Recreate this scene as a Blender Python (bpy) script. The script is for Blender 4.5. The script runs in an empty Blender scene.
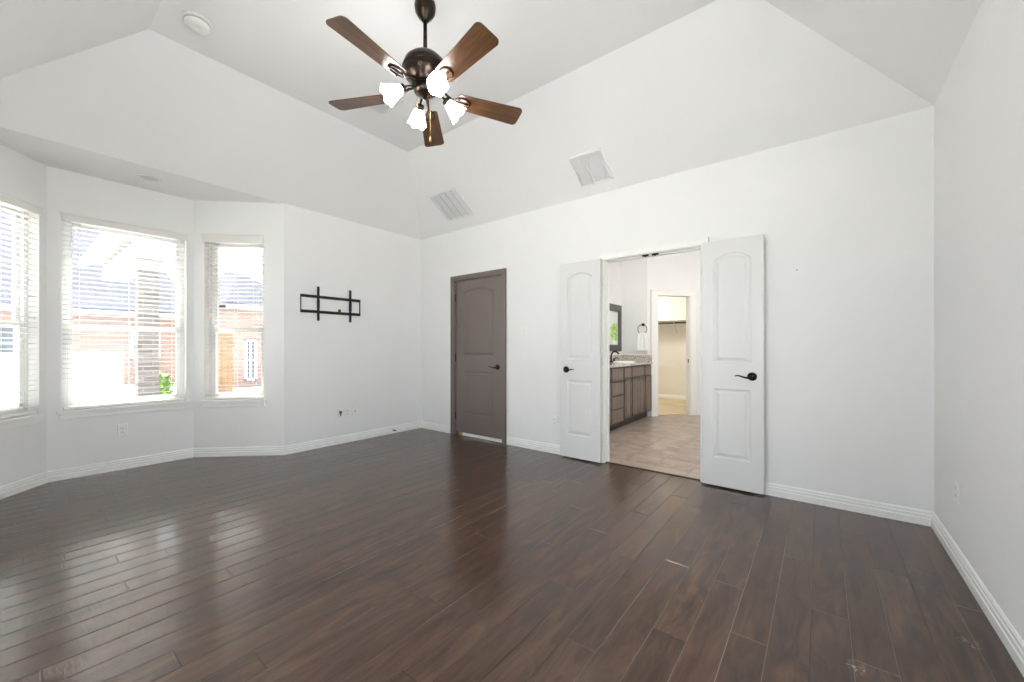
import bpy, bmesh, math, random
from mathutils import Vector, Matrix
random.seed(7)
PI = math.pi
SC = bpy.context.scene
COL = SC.collection

# ------------------------------------------------------------------ camera, sky, sun, exposure
YAW = math.atan(309 / 394.0)
cam_d = bpy.data.cameras.new('camera'); cam = bpy.data.objects.new('camera', cam_d); COL.objects.link(cam)
cam.location = (0, 0, 1.15); cam.rotation_euler = (PI / 2, 0, YAW)
cam_d.sensor_width = 36; cam_d.lens = 394.0 / 1024 * 36; cam_d.shift_y = 7 / 1024.0
cam_d.clip_start = 0.02; cam_d.clip_end = 300
SC.camera = cam
SC.view_settings.view_transform = 'Standard'; SC.view_settings.look = 'None'
SC.view_settings.exposure = 0.68; SC.view_settings.gamma = 1; SC.view_settings.use_curve_mapping = False
SC.cycles.max_bounces = 10; SC.cycles.diffuse_bounces = 7; SC.cycles.glossy_bounces = 4
SC.cycles.sample_clamp_indirect = 6.0

SKY_STRENGTH = 4.0
SUN_STRENGTH = 17.0
FAN_GLOW = 15.5
BATH_W = 46.0
CLOSET_W = 17.0

world = bpy.data.worlds.new('sky'); SC.world = world; world.use_nodes = True
wn = world.node_tree; wn.nodes.clear()
sky = wn.nodes.new('ShaderNodeTexSky'); sky.sky_type = 'HOSEK_WILKIE'
sky.sun_direction = Vector((-0.40, 0.16, 0.90)).normalized(); sky.turbidity = 4.0; sky.ground_albedo = 0.5
mixw = wn.nodes.new('ShaderNodeMix'); mixw.data_type = 'RGBA'; mixw.inputs['Factor'].default_value = 0.72
mixw.inputs['B'].default_value = (0.94, 0.965, 1.0, 1)
bg = wn.nodes.new('ShaderNodeBackground'); bg.inputs['Strength'].default_value = SKY_STRENGTH
wo = wn.nodes.new('ShaderNodeOutputWorld')
wn.links.new(sky.outputs['Color'], mixw.inputs['A']); wn.links.new(mixw.outputs['Result'], bg.inputs['Color'])
wn.links.new(bg.outputs['Background'], wo.inputs['Surface'])
sd = bpy.data.lights.new('sun', 'SUN'); sd.energy = SUN_STRENGTH; sd.angle = 0.02; sd.color = (1, .96, .9)
so = bpy.data.objects.new('sun', sd); COL.objects.link(so)
so.rotation_euler = Vector((-0.40, 0.16, 0.90)).to_track_quat('Z', 'Y').to_euler()

# ------------------------------------------------------------------ helpers
def tag(o, label=None, cat=None, group=None, kind=None):
    if label: o['label'] = label
    if cat: o['category'] = cat
    if group: o['group'] = group
    if kind: o['kind'] = kind
    return o

def empty(name, loc, label=None, cat=None, group=None, kind=None):
    o = bpy.data.objects.new(name, None); COL.objects.link(o); o.location = loc
    o.empty_display_size = 0.1
    return tag(o, label, cat, group, kind)

def world_mat(o):
    m = Matrix.LocRotScale(o.location, o.rotation_euler, o.scale)
    return world_mat(o.parent) @ o.matrix_parent_inverse @ m if o.parent else m

class MB:
    def __init__(s): s.bm = bmesh.new(); s.mi = 0
    def face(s, vs, smooth=False):
        try:
            f = s.bm.faces.new(vs); f.material_index = s.mi; f.smooth = smooth; return f
        except ValueError:
            return None
    def poly(s, pts, smooth=False): return s.face([s.bm.verts.new(p) for p in pts], smooth)
    def box(s, a, b, M=None):
        x0, y0, z0 = a; x1, y1, z1 = b
        if x0 > x1: x0, x1 = x1, x0
        if y0 > y1: y0, y1 = y1, y0
        if z0 > z1: z0, z1 = z1, z0
        P = [Vector(p) for p in ((x0,y0,z0),(x1,y0,z0),(x1,y1,z0),(x0,y1,z0),(x0,y0,z1),(x1,y0,z1),(x1,y1,z1),(x0,y1,z1))]
        if M: P = [M @ p for p in P]
        v = [s.bm.verts.new(p) for p in P]
        for q in ((3,2,1,0),(4,5,6,7),(0,1,5,4),(1,2,6,5),(2,3,7,6),(3,0,4,7)): s.face([v[i] for i in q])
        return s
    def bbox(s, a, b, r=.003, M=None):
        """box with chamfered vertical/horizontal edges"""
        t = bmesh.new(); k = MB.__new__(MB); k.bm = t; k.mi = s.mi
        k.box(a, b); bmesh.ops.bevel(t, geom=t.edges[:], offset=r, segments=2, profile=.6, affect='EDGES')
        mp = {}
        for v in t.verts: mp[v] = s.bm.verts.new(M @ v.co if M else v.co)
        for f in t.faces: s.face([mp[v] for v in f.verts])
        t.free(); return s
    def prism(s, pts, z0, z1, M=None):
        """pts in xy extruded z0..z1"""
        lo = [Vector((p[0], p[1], z0)) for p in pts]; hi = [Vector((p[0], p[1], z1)) for p in pts]
        if M: lo = [M @ p for p in lo]; hi = [M @ p for p in hi]
        a = [s.bm.verts.new(p) for p in lo]; b = [s.bm.verts.new(p) for p in hi]; n = len(a)
        s.face(a[::-1]); s.face(b)
        for i in range(n): s.face([a[i], a[(i+1) % n], b[(i+1) % n], b[i]])
        return s
    def lathe(s, prof, M=None, n=32, caps=True):
        """prof: list of (r, z)"""
        rings = []
        for r, z in prof:
            if r < 1e-6:
                p = Vector((0, 0, z)); rings.append([s.bm.verts.new(M @ p if M else p)])
            else:
                R = []
                for i in range(n):
                    p = Vector((r*math.cos(2*PI*i/n), r*math.sin(2*PI*i/n), z)); R.append(s.bm.verts.new(M @ p if M else p))
                rings.append(R)
        for A, B in zip(rings, rings[1:]):
            for i in range(n):
                j = (i+1) % n
                if len(A) == 1 and len(B) == 1: continue
                if len(A) == 1: s.face([A[0], B[i], B[j]], True)
                elif len(B) == 1: s.face([A[i], A[j], B[0]], True)
                else: s.face([A[i], A[j], B[j], B[i]], True)
        if caps:
            if len(rings[0]) > 1: s.face(rings[0][::-1])
            if len(rings[-1]) > 1: s.face(rings[-1])
        return s
    def tube(s, pts, r, n=10, closed=False, flat=1.0):
        pts = [Vector(p) for p in pts]; rr = r if isinstance(r, (list, tuple)) else [r]*len(pts)
        rings = []; m = len(pts); prev = None
        for i, p in enumerate(pts):
            if closed: t = pts[(i+1) % m] - pts[i-1]
            else: t = pts[min(i+1, m-1)] - pts[max(i-1, 0)]
            t.normalize()
            if prev is None:
                u = t.cross(Vector((0, 0, 1)))
                if u.length < .1: u = t.cross(Vector((1, 0, 0)))
            else: u = prev - t*prev.dot(t)
            u.normalize(); prev = u; w = t.cross(u)
            rings.append([s.bm.verts.new(p + rr[i]*(math.cos(2*PI*k/n)*u + flat*math.sin(2*PI*k/n)*w)) for k in range(n)])
        for a in range(m if closed else m-1):
            A = rings[a]; B = rings[(a+1) % m]
            for k in range(n): s.face([A[k], A[(k+1) % n], B[(k+1) % n], B[k]], True)
        if not closed: s.face(rings[0][::-1]); s.face(rings[-1])
        return s
    def ball(s, c, r, M=None, n=20, sc=(1, 1, 1)):
        pr = [(r*math.sin(PI*i/n*1.0), -r*math.cos(PI*i/n)) for i in range(n+1)]
        T = Matrix.Translation(Vector(c)) @ Matrix.Diagonal((*sc, 1))
        return s.lathe([(max(a, 0) if 0 < i < n else 0, b) for i, (a, b) in enumerate(pr)], (M @ T) if M else T, n=n, caps=False)
    def build(s, name, mats, parent=None, recalc=True):
        if recalc: bmesh.ops.recalc_face_normals(s.bm, faces=s.bm.faces[:])
        me = bpy.data.meshes.new(name); s.bm.to_mesh(me); s.bm.free()
        for m in (mats if isinstance(mats, (list, tuple)) else [mats]): me.materials.append(m)
        o = bpy.data.objects.new(name, me); COL.objects.link(o)
        if parent is not None:
            o.parent = parent; o.matrix_parent_inverse = world_mat(parent).inverted()
        return o

def struct(o): o['kind'] = 'structure'; return o

def copy_tree(o, parent=None):
    c = o.copy(); COL.objects.link(c); c.parent = parent
    if parent is not None: c.matrix_parent_inverse = o.matrix_parent_inverse.copy()
    for ch in list(o.children): copy_tree(ch, c)
    return c

# ------------------------------------------------------------------ material helpers
def newmat(name):
    m = bpy.data.materials.new(name); m.use_nodes = True
    nt = m.node_tree; b = nt.nodes['Principled BSDF']; return m, nt, b
class N:
    """tiny node builder"""
    def __init__(s, nt): s.nt = nt
    def put(s, sock, v):
        if isinstance(v, bpy.types.NodeSocket): s.nt.links.new(v, sock)
        elif v is not None: sock.default_value = v
    def math(s, op, a, b=None, c=None):
        n = s.nt.nodes.new('ShaderNodeMath'); n.operation = op
        for i, v in enumerate((a, b, c)): s.put(n.inputs[i], v)
        return n.outputs[0]
    def sep(s, v):
        n = s.nt.nodes.new('ShaderNodeSeparateXYZ'); s.put(n.inputs[0], v); return n.outputs
    def comb(s, x, y, z):
        n = s.nt.nodes.new('ShaderNodeCombineXYZ')
        for i, v in enumerate((x, y, z)): s.put(n.inputs[i], v)
        return n.outputs[0]
    def pos(s):
        return s.nt.nodes.new('ShaderNodeNewGeometry').outputs['Position']
    def obj(s):
        return s.nt.nodes.new('ShaderNodeTexCoord').outputs['Object']
    def noise(s, v, scale=5, detail=3, rough=.5, dist=0, dim='3D'):
        n = s.nt.nodes.new('ShaderNodeTexNoise'); n.noise_dimensions = dim
        s.put(n.inputs['Vector'], v); n.inputs['Scale'].default_value = scale; n.inputs['Detail'].default_value = detail
        n.inputs['Roughness'].default_value = rough; n.inputs['Distortion'].default_value = dist
        return n.outputs['Fac']
    def white(s, v):
        n = s.nt.nodes.new('ShaderNodeTexWhiteNoise'); n.noise_dimensions = '3D'; s.put(n.inputs['Vector'], v); return n.outputs['Value']
    def ramp(s, f, stops, interp='LINEAR'):
        n = s.nt.nodes.new('ShaderNodeValToRGB'); s.put(n.inputs[0], f); e = n.color_ramp.elements; n.color_ramp.interpolation = interp
        e[0].position, e[0].color = stops[0][0], (*stops[0][1], 1); e[1].position, e[1].color = stops[-1][0], (*stops[-1][1], 1)
        for p, c in stops[1:-1]:
            x = e.new(p); x.color = (*c, 1)
        return n.outputs[0]
    def maprange(s, v, a, b, c, d):
        n = s.nt.nodes.new('ShaderNodeMapRange'); s.put(n.inputs[0], v)
        for i, x in enumerate((a, b, c, d)): n.inputs[i+1].default_value = x
        return n.outputs[0]
    def mix(s, f, a, b, mode='MIX'):
        n = s.nt.nodes.new('ShaderNodeMix'); n.data_type = 'RGBA'; n.blend_type = mode
        s.put(n.inputs['Factor'], f); s.put(n.inputs['A'], a if not isinstance(a, tuple) else (*a[:3], 1)); s.put(n.inputs['B'], b if not isinstance(b, tuple) else (*b[:3], 1))
        return n.outputs['Result']
    def bump(s, h, strength, dist, normal=None):
        n = s.nt.nodes.new('ShaderNodeBump'); n.inputs['Strength'].default_value = strength; n.inputs['Distance'].default_value = dist
        s.put(n.inputs['Height'], h)
        if normal is not None: s.put(n.inputs['Normal'], normal)
        return n.outputs[0]
def plain(name, col, rough=.5, metal=0, spec=.5, var=.04, bump=0, bscale=60):
    m, nt, b = newmat(name); n = N(nt); p = n.obj()
    f = n.noise(p, 3.0, 2)
    lo = tuple(c*(1-var) for c in col); hi = tuple(min(1, c*(1+var)) for c in col)
    nt.links.new(n.ramp(f, [(.3, lo), (.7, hi)]), b.inputs['Base Color'])
    b.inputs['Roughness'].default_value = rough; b.inputs['Metallic'].default_value = metal
    b.inputs['Specular IOR Level'].default_value = spec
    if bump: nt.links.new(n.bump(n.noise(p, bscale, 3), bump, .002), b.inputs['Normal'])
    return m

WALL = plain('wall_paint', (.80, .80, .795), .75, spec=.25, var=.008, bump=.25, bscale=90)
CEIL = plain('ceiling_paint', (.83, .83, .83), .85, spec=.2, var=.006, bump=.3, bscale=70)
WHITE = plain('white_gloss_paint', (.70, .70, .69), .42, var=.01)
TRIM = plain('trim_paint', (.84, .84, .82), .35, var=.01)
GREYP = plain('taupe_door_paint', (.165, .135, .122), .34, var=.04)
BLACK = plain('black_bronze', (.012, .010, .009), .32, metal=.6, var=.2)
BLKM = plain('black_powder_coat', (.012, .012, .013), .42, var=.15)
PLAST = plain('white_plastic', (.80, .80, .78), .35, var=.01)
SLOT = plain('dark_slot', (.03, .03, .03), .6)
BLIND = plain('blind_slat_vinyl', (.74, .73, .70), .4, var=.01)
VINYL = plain('window_vinyl', (.74, .75, .74), .4, var=.01)
BRONZE = plain('fan_bronze', (.038, .027, .021), .28, metal=.9, var=.25)
BRASS = plain('brass', (.55, .38, .14), .3, metal=1)
CHROME = plain('nickel', (.6, .6, .6), .25, metal=1)
CARPET = plain('beige_carpet', (.60, .50, .35), .95, spec=.05, var=.08, bump=1, bscale=400)
CLOSETW = plain('closet_paint', (.82, .79, .72), .8, spec=.2, var=.01)
TOWEL = plain('white_towel', (.86, .86, .86), .95, spec=.05, var=.02, bump=1, bscale=500)
PORC = plain('porcelain', (.88, .88, .88), .12, var=.005)
VENTM = plain('vent_enamel', (.80, .80, .80), .5, var=.01)

def wood_floor():
    m, nt, b = newmat('hand_scraped_planks'); n = N(nt); p = n.pos(); x, y, z = n.sep(p)
    W = .127
    u = n.math('DIVIDE', n.math('SUBTRACT', x, .473), W); row = n.math('FLOOR', u); fu = n.math('SUBTRACT', u, row)
    r1 = n.white(n.comb(row, 3.1, 0))
    L = n.math('ADD', 1.0, n.math('MULTIPLY', n.white(n.comb(row, 9.7, 2)), .7))
    v = n.math('DIVIDE', n.math('ADD', y, n.math('MULTIPLY', r1, 5.0)), L); brd = n.math('FLOOR', v); fv = n.math('SUBTRACT', v, brd)
    rb = n.white(n.comb(row, brd, 1.3)); rb2 = n.white(n.comb(row, brd, 7.7))
    # seam distance
    du = n.math('MULTIPLY', n.math('MINIMUM', fu, n.math('SUBTRACT', 1.0, fu)), W)
    dv = n.math('MULTIPLY', n.math('MINIMUM', fv, n.math('SUBTRACT', 1.0, fv)), L)
    d = n.math('MINIMUM', du, dv)
    seam = n.maprange(d, .0006, .0022, 1, 0)
    # grain
    gv = n.comb(n.math('MULTIPLY', x, 16), n.math('MULTIPLY', y, 2.6), n.math('MULTIPLY', rb, 40))
    g1 = n.noise(gv, 1.0, 5, .62, 1.2)
    gv2 = n.comb(n.math('MULTIPLY', x, 150), n.math('MULTIPLY', y, 7), n.math('MULTIPLY', rb, 90))
    g2 = n.noise(gv2, 1.0, 3, .6)
    base = n.ramp(g1, [(.27, (.014, .0068, .004)), (.42, (.038, .019, .0115)), (.57, (.064, .033, .019)), (.76, (.104, .056, .033))])
    tone = n.maprange(rb, 0, 1, .80, 1.25)
    tn = nt.nodes.new('ShaderNodeVectorMath'); tn.operation = 'SCALE'; n.put(tn.inputs[0], base); n.put(tn.inputs['Scale'], tone)
    c = n.mix(n.math('MULTIPLY', rb2, .35), tn.outputs[0], (.075, .030, .018))
    c = n.mix(n.maprange(g2, .55, .75, 0, .28), c, (.02, .012, .008))
    # worn pale seams on some rows, dark on others
    pale = n.maprange(n.math('MULTIPLY', n.white(n.comb(row, 5.5, 8)), n.noise(n.comb(x, n.math('MULTIPLY', y, .7), 4), 1.1, 2)), .22, .5, 0, .55)
    c = n.mix(n.math('MULTIPLY', seam, .9), c, n.mix(pale, (.008, .005, .004), (.30, .24, .18)))
    # two small paint scuffs by the right wall
    for (sx, sy, sr) in ((.10, 1.88, .035), (.455, 2.31, .035)):
        dd = n.math('SQRT', n.math('ADD', n.math('POWER', n.math('SUBTRACT', x, sx), 2), n.math('POWER', n.math('MULTIPLY', n.math('SUBTRACT', y, sy), .8), 2)))
        mk = n.math('MULTIPLY', n.maprange(dd, sr*.3, sr, 1, 0), n.maprange(n.noise(p, 55, 4, .7), .52, .62, 0, 1))
        c = n.mix(n.math('MULTIPLY', mk, .6), c, (.45, .42, .38))
    nt.links.new(c, b.inputs['Base Color'])
    wv = n.noise(n.comb(n.math('MULTIPLY', x, 9), n.math('MULTIPLY', y, 4.0), n.math('MULTIPLY', rb, 30)), 1.0, 3, .55, .6)
    ch = n.noise(n.comb(n.math('MULTIPLY', x, 16), n.math('MULTIPLY', y, 60), n.math('MULTIPLY', rb, 50)), 1.0, 2, .5)
    chm = n.maprange(n.noise(n.comb(n.math('MULTIPLY', x, 3), n.math('MULTIPLY', y, 2), rb2), 1.4, 2), .5, .68, 0, 1)
    h = n.math('ADD', n.math('MULTIPLY', wv, .9), n.math('MULTIPLY', n.math('MULTIPLY', ch, chm), .9))
    h = n.math('ADD', h, n.math('MULTIPLY', g2, .05))
    h = n.math('SUBTRACT', h, n.math('MULTIPLY', n.maprange(d, 0, .005, 1, 0), .35))
    nt.links.new(n.bump(h, .35, .003), b.inputs['Normal'])
    nt.links.new(n.maprange(g1, .3, .7, .34, .46), b.inputs['Roughness'])
    b.inputs['Specular IOR Level'].default_value = .12
    b.inputs['Coat Weight'].default_value = .85; b.inputs['Coat Roughness'].default_value = .12; b.inputs['Coat IOR'].default_value = 1.5
    nt.links.new(n.bump(h, .8, .004), b.inputs['Coat Normal'])
    return m

def tile_floor():
    m, nt, b = newmat('ceramic_tile_floor'); n = N(nt); p = n.pos(); x, y, z = n.sep(p)
    S = .318
    u = n.math('DIVIDE', n.math('ADD', x, .953), S); v0 = n.math('DIVIDE', n.math('SUBTRACT', y, 3.9), S)
    iu = n.math('FLOOR', u); iv = n.math('FLOOR', v0); fu = n.math('SUBTRACT', u, iu); fv = n.math('SUBTRACT', v0, iv)
    du = n.math('MINIMUM', fu, n.math('SUBTRACT', 1.0, fu)); dv = n.math('MINIMUM', fv, n.math('SUBTRACT', 1.0, fv))
    d = n.math('MULTIPLY', n.math('MINIMUM', du, dv), S)
    g = n.maprange(d, .0015, .0035, 1, 0)
    r = n.white(n.comb(iu, iv, 0))
    cl = n.noise(n.comb(x, y, n.math('MULTIPLY', r, 9)), 4.5, 5, .6, .8)
    c = n.ramp(cl, [(.3, (.20, .15, .12)), (.5, (.31, .25, .21)), (.7, (.42, .35, .30))])
    c = n.mix(n.math('MULTIPLY', r, .25), c, (.24, .19, .16))
    c = n.mix(g, c, (.17, .13, .11))
    nt.links.new(c, b.inputs['Base Color'])
    nt.links.new(n.bump(n.math('ADD', n.math('MULTIPLY', g, -1.0), n.math('MULTIPLY', cl, .5)), .5, .002), b.inputs['Normal'])
    b.inputs['Roughness'].default_value = .3
    return m

def granite():
    m, nt, b = newmat('speckled_granite'); n = N(nt); p = n.obj()
    a = n.noise(p, 60, 4, .7); c = n.noise(p, 22, 3, .6)
    col = n.ramp(a, [(.36, (.10, .09, .08)), (.46, (.42, .38, .33)), (.55, (.68, .64, .58)), (.7, (.80, .78, .74))])
    col = n.mix(n.maprange(c, .5, .65, 0, .5), col, (.35, .31, .27))
    nt.links.new(col, b.inputs['Base Color']); b.inputs['Roughness'].default_value = .12
    return m

def cab_wood():
    m, nt, b = newmat('taupe_stained_cabinet'); n = N(nt); x, y, z = n.sep(n.obj())
    g = n.noise(n.comb(n.math('MULTIPLY', x, 30), n.math('MULTIPLY', y, 30), n.math('MULTIPLY', z, 3)), 1, 4, .6)
    nt.links.new(n.ramp(g, [(.3, (.13, .098, .080)), (.7, (.20, .155, .128))]), b.inputs['Base Color'])
    b.inputs['Roughness'].default_value = .38
    return m

def blade_wood():
    m, nt, b = newmat('walnut_blade'); n = N(nt); x, y, z = n.sep(n.obj())
    g = n.noise(n.comb(n.math('MULTIPLY', x, 4), n.math('MULTIPLY', y, 45), z), 1, 4, .6, .8)
    nt.links.new(n.ramp(g, [(.25, (.030, .013, .007)), (.5, (.085, .038, .016)), (.75, (.16, .078, .030))]), b.inputs['Base Color'])
    b.inputs['Roughness'].default_value = .30; b.inputs['Specular IOR Level'].default_value = .5
    return m

def brick(name, c1, c2, mortar, axis='Y', sc=1.0):
    m, nt, b = newmat(name); n = N(nt); x, y, z = n.sep(n.pos())
    t = nt.nodes.new('ShaderNodeTexBrick'); n.put(t.inputs['Vector'], n.comb(n.math('ADD', x, y), z, 0))
    t.inputs['Scale'].default_value = sc; t.inputs['Brick Width'].default_value = .21; t.inputs['Row Height'].default_value = .075
    t.inputs['Mortar Size'].default_value = .006; t.inputs['Color1'].default_value = (*c1, 1); t.inputs['Color2'].default_value = (*c2, 1); t.inputs['Mortar'].default_value = (*mortar, 1)
    nt.links.new(t.outputs[0], b.inputs['Base Color']); b.inputs['Roughness'].default_value = .9
    nt.links.new(n.bump(t.outputs[1], .6, -.006), b.inputs['Normal'])
    return m

def shingle():
    m, nt, b = newmat('roof_shingle'); n = N(nt); x, y, z = n.sep(n.pos())
    t = nt.nodes.new('ShaderNodeTexBrick'); n.put(t.inputs['Vector'], n.comb(y, n.math('MULTIPLY', z, 2.0), 0))
    t.inputs['Scale'].default_value = 1; t.inputs['Brick Width'].default_value = .3; t.inputs['Row Height'].default_value = .2
    t.inputs['Mortar Size'].default_value = .008; t.inputs['Color1'].default_value = (.055, .060, .080, 1); t.inputs['Color2'].default_value = (.07, .076, .098, 1); t.inputs['Mortar'].default_value = (.05, .055, .07, 1)
    nt.links.new(t.outputs[0], b.inputs['Base Color']); b.inputs['Roughness'].default_value = .9
    return m

def glow(name, col, strength):
    m, nt, b = newmat(name); b.inputs['Base Color'].default_value = (.9, .9, .88, 1)
    b.inputs['Emission Color'].default_value = (*col, 1); b.inputs['Emission Strength'].default_value = strength
    b.inputs['Roughness'].default_value = .3
    return m

def glass():
    m, nt, b = newmat('window_glass'); nt.nodes.remove(b)
    tr = nt.nodes.new('ShaderNodeBsdfTransparent'); tr.inputs[0].default_value = (.96, .97, .97, 1)
    gl = nt.nodes.new('ShaderNodeBsdfGlossy'); gl.inputs['Roughness'].default_value = .02
    fr = nt.nodes.new('ShaderNodeFresnel'); fr.inputs[0].default_value = 1.45
    mx = nt.nodes.new('ShaderNodeMixShader'); out = nt.nodes['Material Output']
    g_ = nt.nodes.new('ShaderNodeNewGeometry'); inv = N(nt).math('SUBTRACT', 1.0, g_.outputs['Backfacing']); nt.links.new(N(nt).math('MULTIPLY', fr.outputs[0], inv), mx.inputs[0]); nt.links.new(tr.outputs[0], mx.inputs[1]); nt.links.new(gl.outputs[0], mx.inputs[2]); nt.links.new(mx.outputs[0], out.inputs[0])
    return m

def leafy():
    m, nt, b = newmat('green_leaves'); n = N(nt)
    nt.links.new(n.ramp(n.noise(n.obj(), 9, 3), [(.3, (.06, .13, .02)), (.7, (.15, .26, .05))]), b.inputs['Base Color']); b.inputs['Roughness'].default_value = .7
    return m

FLOORM = wood_floor(); TILE = tile_floor(); GRAN = granite(); CABW = cab_wood(); CABD = plain('dark_cabinet_frame', (.045, .034, .028), .45, var=.2); BLADE = blade_wood(); GLASS = glass(); LEAF = leafy()
PINKB = brick('pink_brick', (.25, .165, .14), (.31, .215, .185), (.36, .33, .30)); GREYB = brick('grey_brick', (.13, .118, .115), (.19, .175, .17), (.27, .255, .245))
SHING = shingle(); CEDAR = plain('cedar_boards', (.20, .12, .065), .8, var=.2)
CONC = plain('concrete', (.74, .73, .70), .9, var=.08); STUCCO = plain('pale_masonry', (.32, .305, .295), .9, var=.03)
SHADE = glow('lit_frosted_glass', (1.0, .985, .97), FAN_GLOW)
FASC = plain('white_fascia', (.78, .78, .76), .6)

# ------------------------------------------------------------------ room geometry
XL, XR, YB, YF, HZ = -4.553, .573, 3.674, -.355, 2.71
A = (XL, 1.825); B = (-5.215, 1.200); C = (-5.215, .195); D = (XL, YF)
RI, HT = .942, 3.327        # run of the sloped ceiling, height of its flat middle

def wall(name, p, q, z0, z1, th, openings=(), mat=WALL, e0=0, e1=0, side=1):
    """inner face from p to q; body lies on the left of p->q times side; openings (s0, s1, za, zb)"""
    p = Vector((*p, 0)); q = Vector((*q, 0)); d = (q-p); L = d.length; d.normalize(); nrm = Vector((-d.y, d.x, 0))*side
    M = Matrix(((d.x, nrm.x, 0, p.x), (d.y, nrm.y, 0, p.y), (0, 0, 1, 0), (0, 0, 0, 1)))
    m = MB(); s = -e0
    for (s0, s1, za, zb) in sorted(openings):
        m.box((s, 0, z0), (s0, th, z1), M)
        if za > z0: m.box((s0, 0, z0), (s1, th, za), M)
        if zb < z1: m.box((s0, 0, zb), (s1, th, z1), M)
        s = s1
    m.box((s, 0, z0), (L+e1, th, z1), M)
    o = struct(m.build(name, mat)); return o, M, L

# gray door opening and double door opening in the back wall (measured along X)
GX0, GX1 = -3.865, -3.015
OX0, OX1 = -1.722, -.800
wall('wall_left', A, (XL, YB), 0, HZ, .12, e1=.1)
wall('wall_back', (XL, YB), (XR, YB), 0, HZ, .115, [(GX0-XL, GX1-XL, 0, 2.055), (OX0-XL, OX1-XL, 0, 2.045)], e0=.0, e1=.12)
WIN_Z0, WIN_Z1 = .60, 2.315
_, M_rw, L_rw = wall('wall_right', (XR, YB), (XR, YF), 0, HZ, .12, [(2.0, 3.8, .10, WIN_Z1)], e0=.1, e1=.12)  # opening for an added window that lets fill light onto the bay
WIN_Z0, WIN_Z1 = .60, 2.315
_, M_fr, L_fr = wall('wall_front', (XR, YF), D, 0, HZ, .16, [(1.0, 2.6, .10, WIN_Z1)], e1=.02)  # opening for an added window behind the camera, for fill light
_, M_mid, L_mid = wall('wall_bay_middle', C, B, 0, HZ, .16, [(.085, .945, WIN_Z0, WIN_Z1)], e0=.06, e1=.06)
_, M_rt, L_rt = wall('wall_bay_right', B, A, 0, HZ, .16, [(.105, .705, WIN_Z0, WIN_Z1)], e0=.06)
_, M_lf, L_lf = wall('wall_bay_left', D, C, 0, HZ, .16, [(.20, .795, WIN_Z0, WIN_Z1)], e1=.06)

m = MB(); m.box((XL-.9, YF-.15, -.08), (XR+.15, 3.705, 0)); struct(m.build('floor', FLOORM))
m = MB(); m.box((-6.0, 3.705, -.08), (1.2, 9.6, -.001)); struct(m.build('floor_bathroom', TILE))

# ceiling: four slopes and a flat middle, thick
def slab(m, pts, up=.06):
    lo = [m.bm.verts.new(p) for p in pts]; hi = [m.bm.verts.new((p[0], p[1], p[2]+up)) for p in pts]
    m.face(lo); m.face(hi[::-1])
    for i in range(len(lo)): m.face([lo[i], lo[(i+1) % len(lo)], hi[(i+1) % len(lo)], hi[i]])
o4 = [(XL, YF, HZ), (XR, YF, HZ), (XR, YB, HZ), (XL, YB, HZ)]
i4 = [(XL+RI, YF+RI, HT), (XR-RI, YF+RI, HT), (XR-RI, YB-RI, HT), (XL+RI, YB-RI, HT)]
m = MB(); slab(m, i4)
for k in range(4): slab(m, [o4[k], o4[(k+1) % 4], i4[(k+1) % 4], i4[k]])
struct(m.build('ceiling', CEIL))
m = MB(); slab(m, [(XL, YF, HZ), (XL, A[1], HZ), (B[0]-.1, B[1]+.12, HZ), (B[0]-.1, C[1]-.12, HZ)]); struct(m.build('ceiling_bay', CEIL))

# the roof above (keeps daylight out of the rooms, its eave shades the windows)
m = MB()
for pts in ([(-5.6, -1.0, 2.80), (1.3, -1.0, 2.80), (1.3, 10.1, 2.80), (-5.6, 10.1, 2.80)],):
    R_ = [(-3.0, 1.5, 4.6), (-1.4, 1.5, 4.6), (-1.4, 7.5, 4.6), (-3.0, 7.5, 4.6)]
    for k in range(4): slab(m, [pts[k], pts[(k+1) % 4], R_[(k+1) % 4], R_[k]], .05)
    slab(m, R_, .05)
struct(m.build('roof', SHING))
m = MB(); m.box((-5.6, -1.0, 2.79), (-5.28, 3.8, 2.83)); m.box((-5.62, -1.0, 2.70), (-5.59, 10.1, 2.86)); struct(m.build('trim_1', FASC))
# outer masonry below the eave
m = MB(); m.box((XL-.35, YB+.11, -.15), (XL-.12, 9.9, 2.8)); m.box((XL-.35, A[1]+.05, -.15), (XL-.121, YB+.2, 2.8))
struct(m.build('wall_exterior', PINKB))

# baseboards: grooved profile swept along the wall line with mitred corners
BP = [(0, 0), (.016, 0), (.016, .045), (.0125, .049), (.0125, .068), (.009, .072), (.009, .086), (.004, .095), (0, .095)]
def baseboard(name, pts, mat=TRIM, sgn=1):
    m = MB(); P = [Vector((*p, 0)) for p in pts]; rings = []
    for i, p in enumerate(P):
        n1 = n2 = None
        if i > 0: d = (P[i]-P[i-1]).normalized(); n1 = Vector((d.y, -d.x, 0))*sgn
        if i < len(P)-1: d = (P[i+1]-P[i]).normalized(); n2 = Vector((d.y, -d.x, 0))*sgn
        if n1 is None: n1 = n2
        if n2 is None: n2 = n1
        b = (n1+n2).normalized(); k = 1/max(.3, b.dot(n1))
        rings.append([m.bm.verts.new(p + b*k*a + Vector((0, 0, z))) for a, z in BP])
    for r1, r2 in zip(rings, rings[1:]):
        for j in range(len(BP)-1): m.face([r1[j], r2[j], r2[j+1], r1[j+1]])
    m.face(rings[0]); m.face(rings[-1][::-1])
    return struct(m.build(name, mat))
baseboard('baseboard_left', [(XR-.001, YF+.0), D, C, B, A, (XL, YB), (-3.925, YB)], sgn=1)
baseboard('baseboard_back', [(-2.95, YB), (-1.755, YB)])
baseboard('baseboard_right', [(-.735, YB), (XR, YB), (XR, YF)])

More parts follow.
